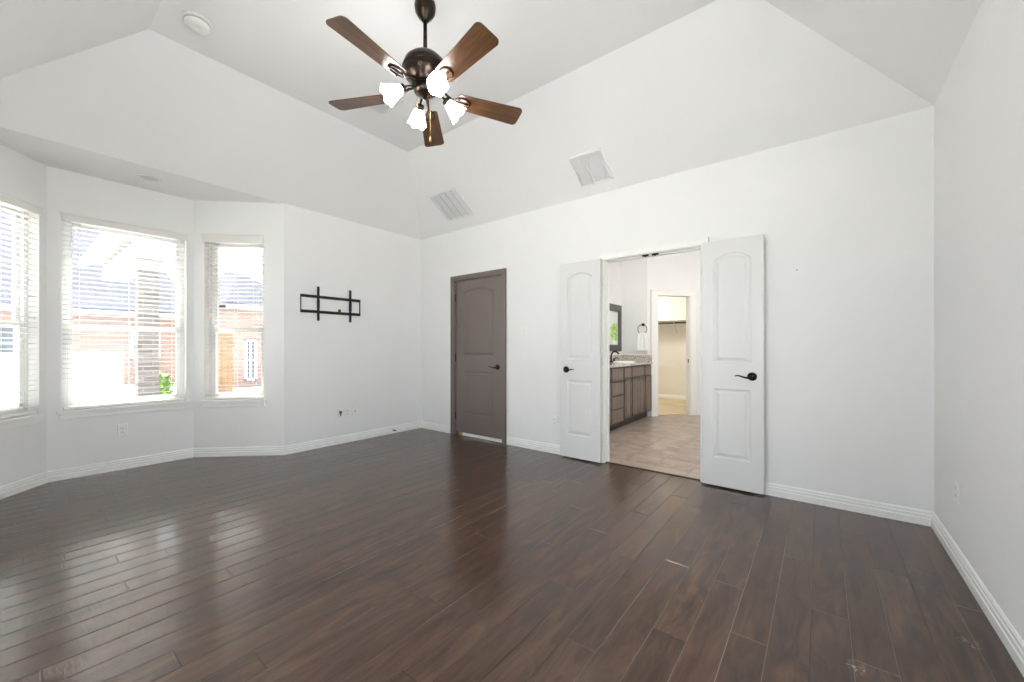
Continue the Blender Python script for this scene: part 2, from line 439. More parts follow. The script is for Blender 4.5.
# ------------------------------------------------------------------ doors
def door_panels(W, H, inset, lo=(.235, .825), hi=(1.025, 1.865), rise=.055):
    return [(inset, W-inset, lo[0], lo[1], 0), (inset, W-inset, hi[0], hi[1], rise)]
def arch_loop(x0, x1, z0, z1, rise, d):
    """outline inset by d; the top is an arc of height rise"""
    w = (x1-x0)/2; cx = (x0+x1)/2; n = 16
    pts = [(x0+d, z0+d), (x1-d, z0+d)]
    if rise <= 0:
        top = [(x1-d - (x1-x0-2*d)*k/n, z1-d) for k in range(n+1)]
    else:
        R = (w*w + rise*rise)/(2*rise); cz = z1+rise-R; R2 = R-d
        top = []
        for k in range(n+1):
            x = (w-d)*(1-2*k/n); top.append((cx+x, cz+math.sqrt(max(0, R2*R2-x*x))))
    return pts + top
def door_slab(m, W, H, T, panels, z0):
    """face at y=0 looks to -y; body to y=T; x in 0..W; moulded panels on both faces"""
    for side in (0, 1):
        def P(x, z, dep): return (x, dep if side == 0 else T-dep, z)
        xs0, xs1 = panels[0][0], panels[0][1]
        quads = [[(0, z0), (xs0, z0), (xs0, H), (0, H)], [(xs1, z0), (W, z0), (W, H), (xs1, H)],
                 [(xs0, z0), (xs1, z0), (xs1, panels[0][2]), (xs0, panels[0][2])],
                 [(xs0, panels[0][3]), (xs1, panels[0][3]), (xs1, panels[1][2]), (xs0, panels[1][2])]]
        for q in quads: m.poly([P(x, z, 0) for x, z in q])
        L0 = arch_loop(*panels[1][:4], panels[1][4], 0); top = L0[2:]
        # strips from arc up to the top edge
        for a, b_ in zip(top, top[1:]):
            m.poly([P(a[0], a[1], 0), P(b_[0], b_[1], 0), P(b_[0], H, 0), P(a[0], H, 0)])
        for pn in panels:
            prev = None
            for d, dep in ((0, 0), (.006, .007), (.014, .009), (.022, .009), (.040, .002), (.050, .002)):
                ring = [m.bm.verts.new(P(x, z, dep)) for x, z in arch_loop(*pn[:4], pn[4], d)]
                if prev:
                    for i in range(len(ring)): m.face([prev[i], prev[(i+1) % len(ring)], ring[(i+1) % len(ring)], ring[i]])
                prev = ring
            m.face(prev)
    for q in ([(0, 0, z0), (0, T, z0), (0, T, H), (0, 0, H)], [(W, 0, z0), (W, T, z0), (W, T, H), (W, 0, H)],
              [(0, 0, z0), (W, 0, z0), (W, T, z0), (0, T, z0)], [(0, 0, H), (W, 0, H), (W, T, H), (0, T, H)]): m.poly(q)

def lever(parent, x, z, y, direction, mat=BLACK, out=-1):
    """dark lever handle: round rose on the door face at y, lever curving to `direction` (+1/-1 in X); out=-1 stands to -Y"""
    T = Matrix.Translation((x, y, z)) @ Matrix.Rotation(-PI/2*out*-1, 4, 'X')
    T = Matrix.Translation((x, y, z)) @ (Matrix.Rotation(PI/2, 4, 'X') if out < 0 else Matrix.Rotation(-PI/2, 4, 'X'))
    m = MB(); m.lathe([(.0335, 0), (.0335, .004), (.030, .009), (.018, .013), (.014, .016), (.012, .030), (0, .031)], T, 28)
    root = m.build('door_handle', mat, parent)
    k = MB(); yy = y + out*.050; pts = []; rs = []
    k.tube([(x, y+out*.02, z), (x, y+out*.045, z), (x+direction*.008, yy, z)], .0095, 12)
    for i in range(13):
        t = i/12; pts.append((x+direction*(.004+.108*t), yy+out*-.004*math.sin(t*PI), z - .011*math.sin(t*PI*1.0)*(1-t)*2 + .016*math.sin(t*PI*.95)*t)); rs.append(.0092*(1-t*.52))
    k.tube(pts, rs, 12)
    k.build('lever', mat, root)
    return root

def hinge(parent, x, y, z, mat):
    m = MB(); m.tube([(x, y, z-.045), (x, y, z+.045)], .0065, 10); m.ball((x, y, z+.05), .006, n=8); m.ball((x, y, z-.05), .006, n=8)
    return m.build('hinge', mat, parent)

def casing(m, x0, x1, ztop, y, w=.060, t=.016, sgn=-1):
    """moulded casing round an opening x0..x1; face to sgn*Y"""
    def prof(px0, px1, pz0, pz1):
        m.bbox((px0, y, pz0), (px1, y+sgn*t, pz1), .003)
    prof(x0-w, x0, 0, ztop); prof(x1, x1+w, 0, ztop); prof(x0-w, x1+w, ztop, ztop+w)
    # stepped inner bead and outer back band
    m.bbox((x0-w, y, 0), (x0-w+.014, y+sgn*(t+.006), ztop+w), .002); m.bbox((x1+w-.014, y, 0), (x1+w, y+sgn*(t+.006), ztop+w), .002)
    m.bbox((x0-w, y, ztop+w-.014), (x1+w, y+sgn*(t+.006), ztop+w), .002)

# grey closed door
d1 = tag(empty('door_1', ((GX0+GX1)/2, YB, 0), 'closed taupe grey two-panel door with arched top panel and dark lever', 'door'), kind='structure')
m = MB(); casing(m, GX0+.012, GX1-.012, 2.043, YB, w=.062)
m.bbox((GX0, YB-.002, 0), (GX0+.018, YB+.117, 2.055), .001); m.bbox((GX1-.018, YB-.002, 0), (GX1, YB+.117, 2.055), .001); m.bbox((GX0, YB-.002, 2.037), (GX1, YB+.117, 2.055), .001)
m.box((GX0+.018, YB+.052, 0), (GX0+.03, YB+.117, 2.037)); m.box((GX1-.03, YB+.052, 0), (GX1-.018, YB+.117, 2.037)); m.box((GX0+.018, YB+.052, 2.02), (GX1-.018, YB+.117, 2.037))
m.build('door_casing', GREYP, d1)
m = MB(); W_ = GX1-GX0-.042; door_slab(m, W_, 2.033, .035, door_panels(W_, 2.033, .135, lo=(.285, .85), hi=(1.045, 1.87), rise=.05), .040)
for v in m.bm.verts: v.co += Vector((GX0+.021, YB+.012, 0))
leaf = m.build('door_leaf', GREYP, d1)
lever(d1, -3.115, .917, YB+.012, -1)
for z in (.25, 1.03, 1.82): hinge(d1, GX0+.020, YB+.006, z, BRONZE)
m = MB(); m.bbox((GX0+.15, YB+.004, .002), (GX1-.02, YB+.055, .036), .002); tag(m.build('door_gap_light_strip', WHITE, d1), 'white-painted strip standing in for light under the door')  # white colour imitates light shining through the gap below the leaf
m = MB(); m.bbox((GX0+.085, YB+.004, .002), (GX0+.148, YB+.055, .034), .002); tag(m.build('threshold_plate', BRASS, d1), 'small brass coloured piece under the door')
m = MB(); m.box((GX0-.1, YB+.115, 0), (GX1+.1, YB+.135, 2.2)); struct(m.build('wall_behind_door', WALL))

# double doors, both leaves folded back against the wall
m = MB(); casing(m, OX0+.012, OX1-.012, 2.033, YB, w=.062)
m.bbox((OX0, YB-.002, 0), (OX0+.018, YB+.117, 2.045), .001); m.bbox((OX1-.018, YB-.002, 0), (OX1, YB+.117, 2.045), .001); m.bbox((OX0, YB-.002, 2.027), (OX1, YB+.117, 2.045), .001)
m.box((OX0+.018, YB+.05, 0), (OX0+.03, YB+.09, 2.027)); m.box((OX1-.03, YB+.05, 0), (OX1-.018, YB+.09, 2.027)); m.box((OX0+.018, YB+.05, 2.015), (OX1-.018, YB+.09, 2.027))
casing(m, OX0+.012, OX1-.012, 2.033, YB+.115, w=.062, sgn=1)
struct(m.build('trim_2', TRIM))
for i, xx in enumerate((-1.30, -1.21)):
    m = MB(); m.bbox((xx-.028, YB+.008, 2.012), (xx+.028, YB+.034, 2.0275), .002); m.ball((xx, YB+.021, 2.012), .008, n=8)
    tag(m.build('ball_catch', BLACK), ('left' if i == 0 else 'right')+' of two small dark ball catches under the head of the double door frame', 'door catch', 'ball catches in the double door frame')
YD = YB-.069
for nm, x0, w, hd, hx, side, lab in (('door_2', -2.180, .462, 1, -2.176+.072, 1, 'white two-panel door leaf folded open on the left of the bathroom opening, beside the wall switch'),
                      ('door_3', -.790, .441, -1, -.342-.084, -1, 'white two-panel door leaf folded open on the right of the bathroom opening, nearest the right wall')):
    dd = tag(empty(nm, (x0+w/2, YD, 0), lab, 'door'), kind='structure')
    m = MB(); door_slab(m, w, 2.035, .035, door_panels(w, 2.03, .088, lo=(.245, .815), hi=(1.03, 1.87), rise=.055), .014)
    for v in m.bm.verts: v.co += Vector((x0, YD, 0))
    m.build('door_leaf', WHITE, dd)
    lever(dd, hx, .925, YD, hd)
    lever(dd, hx, .925, YD+.035, hd, out=1).name = 'door_handle'
    hxx = x0+w+.006 if side == 1 else x0-.006
    for z in (.25, 1.03, 1.82): hinge(dd, hxx, YB-.026, z, WHITE)
m = MB(); m.bbox((OX0+.018, 3.692, 0), (OX1-.018, 3.718, .006), .002); struct(m.build('trim_3', plain('dark_threshold', (.03, .018, .012), .4)))

# ------------------------------------------------------------------ windows and blinds in the bay, plus two windows added for fill light
def window(idx, M, s0, s1, z0=WIN_Z0):
    w = empty('window_%d' % idx, M @ Vector(((s0+s1)/2, 0, WIN_Z0)), kind='structure')
    a, b_ = s0, s1; z1 = WIN_Z1; y0, y1 = .075, .135; zm = 1.345
    m = MB()
    for q in (((a, y0, z0), (a+.035, y1, z1)), ((b_-.035, y0, z0), (b_, y1, z1)), ((a+.035, y0, z0), (b_-.035, y1, z0+.035)), ((a+.035, y0, z1-.035), (b_-.035, y1, z1))): m.bbox(*q, .003, M)
    m.build('window_frame', VINYL, w)
    for nm, za, zb, ya in (('lower_sash', z0+.035, zm+.02, .080), ('upper_sash', zm-.02, z1-.035, .105)):
        m = MB(); t = .034
        for q in (((a+.035, ya, za), (a+.035+t, ya+.022, zb)), ((b_-.035-t, ya, za), (b_-.035, ya+.022, zb)), ((a+.035+t, ya, za), (b_-.035-t, ya+.022, za+t)), ((a+.035+t, ya, zb-t), (b_-.035-t, ya+.022, zb))): m.bbox(*q, .003, M)
        s = m.build(nm, VINYL, w)
        g = MB(); g.box((a+.06, ya+.009, za+.02), (b_-.06, ya+.013, zb-.02), M); g.build('pane', GLASS, s)
    m = MB(); m.bbox((a-.028, -.035, z0-.022), (b_+.028, .08, z0+.001), .005, M)   # stool
    m.build('window_sill', TRIM, w)
    m = MB(); m.bbox((a-.015, -.014, z0-.075), (b_+.015, .0, z0-.022), .003, M); m.bbox((a-.012, -.020, z0-.040), (b_+.012, 0, z0-.022), .003, M)
    m.build('apron', TRIM, w)
    return w
def blind(M, s0, s1, label, vo=.012, ext=.012, top=.012):
    r = empty('window_blind', M @ Vector(((s0+s1)/2, .03, WIN_Z0)), label, 'window blind', 'open slatted blinds in the bay windows')
    a, b_ = s0+.008, s1-.008; zt = WIN_Z1
    m = MB(); m.bbox((a-ext, -.012-vo, zt-.050), (b_+ext, -.002-vo, zt+top if ext else zt-.002), .003, M)
    if ext:
        for xx in (a-ext, b_+ext-.008): m.bbox((xx, -.012-vo, zt-.050), (xx+.008, .0, zt+top), .002, M)
        m.bbox((a-ext-.006, -.019-vo, zt+top-.008), (b_+ext+.006, -.0, zt+top+.004), .003, M)
    m.build('valance', BLIND, r)
    m = MB(); m.bbox((a, .006, zt-.042), (b_, .056, zt-.003), .003, M); m.build('headrail', BLIND, r)
    m = MB(); pitch = .0435; z = zt-.085; tilt = math.radians(-4); n = 0
    while z > WIN_Z0+.045:
        T = M @ Matrix.Translation((0, .031, z)) @ Matrix.Rotation(tilt, 4, 'X')
        m.box((a+.004, -.025, -.0017), (b_-.004, .025, .0017), T); z -= pitch; n += 1
    m.build('slats', BLIND, r)
    m = MB(); m.bbox((a+.004, .006, WIN_Z0+.006), (b_-.004, .056, WIN_Z0+.026), .003, M); m.build('bottom_rail', BLIND, r)
    m = MB()
    for xx in (a+.10, (a+b_)/2, b_-.10):
        for yy in (.004, .058): m.tube([M @ Vector((xx, yy, WIN_Z0+.02)), M @ Vector((xx, yy, zt-.04))], .0011, 6)
    m.build('ladder_cord', PLAST, r)
    m = MB(); xx = a+.05; m.tube([M @ Vector((xx, -.004, zt-.06)), M @ Vector((xx, -.004, zt-.95))], .0028, 8); m.build('tilt_wand', PLAST, r)
    m = MB(); xx = b_-.045
    m.tube([M @ Vector((xx, -.004, zt-.06)), M @ Vector((xx, -.004, zt-.90))], .0012, 6); m.lathe([(.002, .03), (.006, .01), (.007, 0), (0, 0)], M @ Matrix.Translation((xx, -.004, zt-.93)), 10)
    m.build('lift_cord', PLAST, r)
    return r
window(1, M_lf, .20, .795); window(2, M_mid, .085, .945); window(3, M_rt, .105, .705)
window(4, M_fr, 1.0, 2.6, .10); window(5, M_rw, 2.0, 3.8, .10)  # added unseen windows in the front and right walls, brightening the room
blind(M_lf, .20, .795, 'white slatted blind on the leftmost bay window, cut off by the photo edge')
blind(M_mid, .085, .945, 'wide white slatted blind on the middle bay window')
blind(M_rt, .105, .705, 'narrow white slatted blind on the right bay window next to the bracket wall', vo=.018, ext=.012, top=.035)

# ------------------------------------------------------------------ wall plates
def plate(kind, T, label, cat, w=.070, h=.115, device=None, group=None):
    """T: local x along wall, y out of wall, z up"""
    r = empty(kind, T @ Vector((0, 0, 0)), label, cat, group)
    m = MB(); m.bbox((-w/2, 0, -h/2), (w/2, .006, h/2), .0025, T); m.build('cover_plate', PLAST, r)
    if kind == 'wall_outlet':
        for z in (-.02, .02):
            m = MB(); m.bbox((-.0165, .005, z-.014), (.0165, .0085, z+.014), .002, T); s = m.build('socket', PLAST, r)
            m = MB()
            for x in (-.006, .006): m.box((x-.0012, .0083, z-.004), (x+.0012, .009, z+.006), T)
            m.lathe([(.0022, 0), (.0022, .0007)], T @ Matrix.Translation((0, .0083, z-.008)) @ Matrix.Rotation(-PI/2, 4, 'X'), 10)
            m.build('slots', SLOT, s)
    elif kind == 'light_switch':
        for x in (-.023, .023):
            m = MB(); m.bbox((x-.0165, .005, -.033), (x+.0165, .009, .033), .0015, T @ Matrix.Rotation(.03, 4, 'X')); m.build('rocker', PLAST, r)
    elif kind == 'cable_plate':
        m = MB(); m.bbox((-.013, .005, -.004), (.013, .024, .026), .004, T)
        m.tube([T @ Vector((0, .022, .004)), T @ Vector((.006, .028, -.016)), T @ Vector((.0, .014, -.032))], .007, 8); tag(m.build('jack', BLKM, r), 'black connector')
    elif kind == 'coax_plate':
        m = MB(); m.lathe([(.007, 0), (.007, .003), (.0045, .003), (.0045, .012)], T @ Matrix.Translation((0, .006, .0)) @ Matrix.Rotation(-PI/2, 4, 'X'), 12); m.build('coax_jack', CHROME, r)
    return r
def T_back(x, z): return Matrix(((-1, 0, 0, x), (0, -1, 0, YB), (0, 0, 1, z), (0, 0, 0, 1)))
def T_left(y, z): return Matrix(((0, 1, 0, XL), (-1, 0, 0, y), (0, 0, 1, z), (0, 0, 0, 1)))
def T_right(y, z): return Matrix(((0, -1, 0, XR), (1, 0, 0, y), (0, 0, 1, z), (0, 0, 0, 1)))
def T_bay(s, z): return M_mid @ Matrix.Translation((s, 0, z)) @ Matrix.Rotation(PI, 4, 'Z')
plate('light_switch', T_back(-2.72, 1.347), 'white double light switch on the wall between grey door and open white door', 'light switch', w=.116)
plate('wall_outlet', T_back(-2.285, .353), 'white wall outlet low beside the left open white door', 'wall outlet')
plate('wall_outlet', T_bay(.467, .371), 'white wall outlet below the middle bay window', 'wall outlet')
plate('wall_outlet', T_right(3.11, .385), 'white wall outlet on the right side wall', 'wall outlet')
plate('cable_plate', T_left(2.453, .368), 'white cable plate with black connector, leftmost of three plates below the bracket', 'wall plate')
plate('wall_outlet', T_left(2.548, .368), 'white wall outlet, middle of the three plates below the black bracket', 'wall outlet')
plate('coax_plate', T_left(2.643, .368), 'white coaxial wall plate, rightmost of three plates below the bracket', 'wall plate')
# spring door stop on the left baseboard
m = MB(); py, pz = 3.19, .045
ds = empty('door_stop', (XL+.016, py, pz), 'small dark door stop screwed to the baseboard near the room corner', 'door stop')
m.tube([(XL+.014+.05*i/40, py+.006*math.cos(i*1.3), pz+.006*math.sin(i*1.3)) for i in range(41)], .0016, 6); m.lathe([(.010, 0), (.010, .004), (.006, .007)], Matrix.Translation((XL+.0155, py, pz)) @ Matrix.Rotation(PI/2, 4, 'Y'), 12)
m.build('spring', BLACK, ds)
m = MB(); m.lathe([(.007, 0), (.008, .004), (.008, .012), (0, .014)], Matrix.Translation((XL+.062, py, pz)) @ Matrix.Rotation(PI/2, 4, 'Y'), 12); m.build('tip', BLACK, ds)
m = MB(); m.lathe([(.006, 0), (.006, .002), (.002, .004), (.002, .012)], T_back(-.143, 1.74) @ Matrix.Rotation(-PI/2, 4, 'X'), 10)
tag(m.build('picture_nail', CHROME), 'small picture nail in the wall to the right of the open door', 'nail')

# ------------------------------------------------------------------ television wall bracket
r = empty('television_wall_mount', (XL, 2.352, 1.55), 'black metal television wall bracket on the wall right of the bay', 'television bracket')
for zc, nm in ((1.737, 'top_rail'), (1.565, 'bottom_rail')):
    m = MB(); m.bbox((XL, 1.992, zc-.016), (XL+.004, 2.712, zc+.016), .001); m.bbox((XL, 1.992, zc+.012), (XL+.020, 2.712, zc+.016), .001); m.bbox((XL, 1.992, zc-.016), (XL+.020, 2.712, zc-.012), .001)
    o = m.build(nm, BLKM, r)
for yy in (1.994, 2.706):
    m = MB(); m.bbox((XL, yy-.003, 1.55), (XL+.018, yy+.003, 1.752), .001); m.build('end_plate', BLKM, r)
for yy in (2.178, 2.567):
    m = MB(); m.bbox((XL+.020, yy-.008, 1.462), (XL+.026, yy+.008, 1.852), .002); m.bbox((XL+.020, yy-.010, 1.462), (XL+.040, yy-.007, 1.852), .001); m.bbox((XL+.020, yy+.007, 1.462), (XL+.040, yy+.010, 1.852), .001)
    m.bbox((XL+.012, yy-.009, 1.60), (XL+.05, yy+.009, 1.70), .002)
    m.build('hook_arm', BLKM, r)
m = MB(); m.bbox((XL+.0, 2.430, 1.582), (XL+.02, 2.455, 1.612), .003); m.build('level_block', BLKM, r)

# ------------------------------------------------------------------ ceiling fixtures
SL = (HT-HZ)/RI; ang = math.atan(SL)
def T_slope(x, y):   # on the back slope: local x = X, y = up the slope (-Y), z = out of the surface (down into room)
    u = Vector((1, 0, 0)); v = Vector((0, -math.cos(ang), math.sin(ang))); w = u.cross(v)   # points down
    z = HZ + (YB-y)*SL
    return Matrix(((u.x, v.x, w.x, x), (u.y, v.y, w.y, y), (u.z, v.z, w.z, z), (0, 0, 0, 1)))
def grille(T, w, h, bars, label, slats=True):
    sgn = -1 if (T.to_3x3() @ Vector((0, 0, 1))).z > 0 else 1
    r = empty('air_vent', T @ Vector((0, 0, 0)), label, 'air vent')
    m = MB(); f = .018
    def bx(a, b, c, d, z0, z1): m.bbox((a, b, sgn*z0), (c, d, sgn*z1), .0012, T)
    bx(-w/2, -h/2, -w/2+f, h/2, 0, .007); bx(w/2-f, -h/2, w/2, h/2, 0, .007); bx(-w/2, -h/2, w/2, -h/2+f, 0, .007); bx(-w/2, h/2-f, w/2, h/2, 0, .007)
    m.build('frame', VENTM, r)
    m = MB(); m.box((-w/2+.01, -h/2+.01, sgn*.0005), (w/2-.01, h/2-.01, sgn*.001), T); m.build('backing', plain('vent_backing', (.78, .78, .78), .9), r)  # pale sheet behind the louvers
    m = MB()
    for x in bars: m.bbox((x-.0035, -h/2+f*.5, sgn*.001), (x+.0035, h/2-f*.5, sgn*.0085), .001, T)
    m.build('divider', plain('vent_divider', (.55, .55, .54), .6), r)
    m = MB(); y = -h/2+f+.004
    while y < h/2-f:
        Q = T @ Matrix.Translation((0, y, sgn*.0035)) @ Matrix.Rotation(math.radians(28), 4, 'X'); m.box((-w/2+f, -.0062, -.0005), (w/2-f, .0062, .0005), Q); y += .0115
    m.build('louvers', VENTM, r)
    return r
grille(T_slope(-3.590, 3.37), .475, .405, (-.155, -.055, .045, .145), 'large white air vent with narrow slotted strips on the sloped ceiling near the room corner')
grille(T_slope(-1.735, 3.435), .345, .345, (-.03,), 'square white air vent with a centre bar on the sloped ceiling above the open doors')
grille(Matrix.Translation((-3.06, 2.06, HT)) @ Matrix.Rotation(PI, 4, 'X'), .32, .17, (0,), 'small white air vent on the flat ceiling behind the fan blades')
r = empty('smoke_detector', (-3.265, .770, HT), 'round white smoke detector on the flat ceiling left of the fan', 'smoke detector')
T = Matrix.Translation((-3.265, .770, HT)) @ Matrix.Rotation(PI, 4, 'X')
m = MB(); m.lathe([(.078, 0), (.078, .010), (.076, .012)], T, 36); m.build('base_plate', PLAST, r)
m = MB(); m.lathe([(.070, .012), (.070, .034), (.061, .044), (.042, .049), (.018, .050), (.016, .047), (0, .047)], T, 36); m.build('cover', PLAST, r)
m = MB(); m.lathe([(.0705, .014), (.0712, .016), (.0712, .024), (.0705, .026)], T, 36, caps=False); m.build('grille_band', plain('detector_grille', (.45, .45, .45), .7), r)
r = empty('recessed_light', (-4.86, .795, HZ), 'round recessed ceiling light above the bay windows, switched off', 'ceiling light')
T = Matrix.Translation((-4.86, .795, HZ)) @ Matrix.Rotation(PI, 4, 'X')
m = MB(); m.lathe([(.088, 0), (.088, .004), (.080, .007), (.066, .004), (.064, .001)], T, 40, caps=False); m.build('trim_ring', PLAST, r)
m = MB(); m.lathe([(.065, .0005), (.065, .002), (.03, .004), (0, .005)], T, 40); m.build('lens', plain('frosted_lens', (.62, .62, .64), .3), r)

# ------------------------------------------------------------------ ceiling fan with four lights
FX, FY, ZB = -1.960, 1.614, 2.755
fan = empty('ceiling_fan', (FX, FY, HT), 'dark bronze ceiling fan with five walnut blades and four lit glass shades', 'ceiling fan')
C0 = Matrix.Translation((FX, FY, 0))
m = MB(); m.lathe([(.050, HT), (.062, HT-.006), (.067, HT-.03), (.062, HT-.065), (.045, HT-.095), (.026, HT-.112), (.022, HT-.122), (0, HT-.124)], C0, 36); m.build('canopy', BRONZE, fan)
m = MB(); m.lathe([(.0125, HT-.12), (.0125, 3.00)], C0, 16); m.build('downrod', BRONZE, fan)
m = MB(); m.lathe([(.014, 3.020), (.026, 3.012), (.030, 2.996), (.060, 2.987), (.098, 2.968), (.126, 2.940), (.138, 2.905), (.138, 2.885), (.133, 2.875), (.133, 2.865), (.120, 2.845), (.095, 2.825), (.085, 2.812), (.080, 2.800), (0, 2.800)], C0, 48)
motor = m.build('motor_housing', BRONZE, fan)
m = MB(); m.lathe([(.139, 2.899), (.142, 2.896), (.142, 2.890), (.139, 2.887)], C0, 48, caps=False); m.build('trim_band', BRONZE, motor)
m = MB(); m.lathe([(.062, 2.800), (.066, 2.795), (.060, 2.785), (.070, 2.775), (.068, 2.755), (.045, 2.740), (.020, 2.730), (.012, 2.715), (0, 2.712)], C0, 36); m.build('light_fitter', BRONZE, fan)
def blade_mesh():
    m = MB(); pts = []
    r0, r1, w0, w1 = .205, .650, .059, .076
    pts = [(r0+.012, -w0), (r0, -w0+.014), (r0, w0-.014), (r0+.012, w0)]
    N_ = 10
    for i in range(N_+1): t = i/N_; pts.append((r0+.02+(r1-.05-r0)*t, w0+(w1-w0)*t))
    for i in range(1, 7): a = PI/2*(1-i/6); pts.append((r1-.030+.030*math.cos(a), w1-.030+.030*math.sin(a)))
    for i in range(0, 6): a = -PI/2*(i/6); pts.append((r1-.030+.030*math.cos(a), -w1+.030+.030*math.sin(a)))
    for i in range(N_+1): t = 1-i/N_; pts.append((r0+.02+(r1-.05-r0)*t, -(w0+(w1-w0)*t)))
    m.prism(pts[::-1], -.003, .003, Matrix.Rotation(math.radians(-12), 4, 'X'))
    bmesh.ops.triangulate(m.bm, faces=[f for f in m.bm.faces if len(f.verts) > 4])
    return m
def iron_mesh():
    m = MB(); Q = Matrix.Rotation(math.radians(-12), 4, 'X')
    m.tube([(.075, 0, .045), (.11, 0, .040), (.145, 0, .018), (.175, 0, .002), (.20, 0, -.003)], [.012, .011, .010, .009, .008], 10, flat=.6)
    loop = [Q @ Vector((.232+.056*math.cos(a), .034*math.sin(a)*(1+.25*math.cos(a)), -.007)) for a in [2*PI*i/28 for i in range(28)]]
    m.tube(loop, .0065, 8, closed=True, flat=.7)
    m.tube([Q @ Vector((.18, 0, -.006)), Q @ Vector((.232, 0, -.008)), Q @ Vector((.286, 0, -.006))], .005, 8)
    for x, y in ((.215, .022), (.215, -.022), (.285, 0)): m.ball(Q @ Vector((x, y, -.013)), .007, n=8)
    return m
bl = blade_mesh(); bo = bl.build('blade', BLADE); io = iron_mesh().build('blade_iron', BRONZE); io.parent = bo
for k in range(5):
    b_ = bo if k == 0 else bo.copy(); i_ = io if k == 0 else io.copy()
    if k: COL.objects.link(b_); COL.objects.link(i_)
    b_.parent = fan; b_.location = (0, 0, ZB-HT); b_.rotation_euler = (0, 0, math.radians(62+72*k)); i_.parent = b_
# light arms and tulip shades
Fw = Vector((-math.sin(YAW), math.cos(YAW), 0)); Rt = Vector((math.cos(YAW), math.sin(YAW), 0))
SHM = MB()
prof = [(.020, 0), (.026, .006), (.033, .022), (.043, .050), (.052, .080), (.060, .105), (.067, .122), (.0655, .122), (.058, .104), (.050, .080), (.041, .050), (.031, .022), (.022, .008), (0, .006)]
for az_c in (205, 116, -60, 30):       # measured from the photo's right towards its depth
    a = math.radians(az_c); d = (Rt*math.cos(a) + Fw*math.sin(a)).normalized()
    dn = (d*.80 + Vector((0, 0, -.60))).normalized()
    root = Vector((FX, FY, 2.760)); p1 = root + d*.055; p2 = root + d*.095 + Vector((0, 0, .012)); p3 = root + d*.118 + Vector((0, 0, .002)); p4 = p3 + dn*.018
    m = MB(); m.tube([p1, (p1+p2)/2 + Vector((0, 0, .006)), p2, p3, p4], .0075, 10)
    arm = m.build('lamp_arm', BRONZE, fan)
    q = dn.to_track_quat('Z', 'Y').to_matrix().to_4x4(); T = Matrix.Translation(p4) @ q
    m = MB(); m.lathe([(.010, -.006), (.024, -.002), (.027, .010), (.027, .020), (.022, .022)], T, 24); m.build('socket_cup', BRONZE, arm)
    T2 = Matrix.Translation(p4 + dn*.012) @ q @ Matrix.Scale(.92, 4)
    m = MB(); n = 40; rings = []
    for (r_, z_) in prof:
        if r_ == 0: rings.append([m.bm.verts.new(T2 @ Vector((0, 0, z_)))]*n); continue
        w_ = max(0, (z_-.06)/.062)
        rings.append([m.bm.verts.new(T2 @ Vector((r_*(1+.05*w_*math.cos(6*2*PI*i/n))*math.cos(2*PI*i/n), r_*(1+.05*w_*math.cos(6*2*PI*i/n))*math.sin(2*PI*i/n), z_+.006*w_*math.cos(6*2*PI*i/n)))) for i in range(n)])
    for A_, B_ in zip(rings, rings[1:]):
        for i in range(n):
            j = (i+1) % n
            m.face([A_[i], A_[j], B_[j]] if B_[i] == B_[j] else [A_[i], A_[j], B_[j], B_[i]], True)
    sh = m.build('lamp_shade', SHADE, fan)
    m = MB(); m.lathe([(.013, .012), (.013, .03), (.022, .05), (.028, .07), (.024, .09), (.012, .100), (0, .102)], T2, 20); m.build('bulb', glow('lit_bulb', (1, .93, .82), FAN_GLOW*1.2), sh)
for dx, dy, zl in ((-.045, -.02, 2.60), (.035, -.015, 2.44)):
    p = Vector((FX, FY, 0)) + Rt*dx + Fw*dy
    m = MB(); m.tube([(p.x, p.y, 2.76), (p.x, p.y, zl+.03)], .0014, 6); ch = m.build('pull_chain', BRASS, fan)
    m = MB(); m.lathe([(.002, .035), (.004, .028), (.0075, .012), (.0085, .004), (.006, 0), (0, 0)], Matrix.Translation((p.x, p.y, zl)), 14); m.build('fob', BRASS, ch)

# ------------------------------------------------------------------ bathroom beyond the double doors
BXL, BYE = -2.76, 6.62                 # left side wall and end wall
BC = 3.0
wall('wall_bathroom_left', (BXL, YB+.115), (BXL, BYE), 0, BC, .1, e1=.1)
wall('wall_bathroom_end', (BXL, BYE), (-2.30, BYE), 0, BC, .1, e0=.1)
AD = Vector((-1, -1, 0)).normalized()
# angled wall with the closet doorway, from (-2.30, 6.62) at 45 degrees
W0 = (-2.30, BYE); W1 = (-1.02, BYE+1.28); CO0, CO1 = .176, .777
_, M_an, L_an = wall('wall_bathroom_angled', W0, W1, 0, BC, .11, [(CO0, CO1, 0, 2.05)])
wall('wall_bathroom_back', W1, (.55, W1[1]), 0, BC, .1, e1=.1)
wall('wall_bathroom_right', (.55, W1[1]), (.55, YB+.115), 0, BC, .1)
m = MB(); m.box((BXL-.1, YB+.05, BC), (.65, 8.1, BC+.08)); struct(m.build('ceiling_bathroom', CEIL))
m = MB(); m.box((BXL-.1, YB+.0, HZ), (.65, YB+.115, BC)); struct(m.build('wall_bathroom_front', WALL))
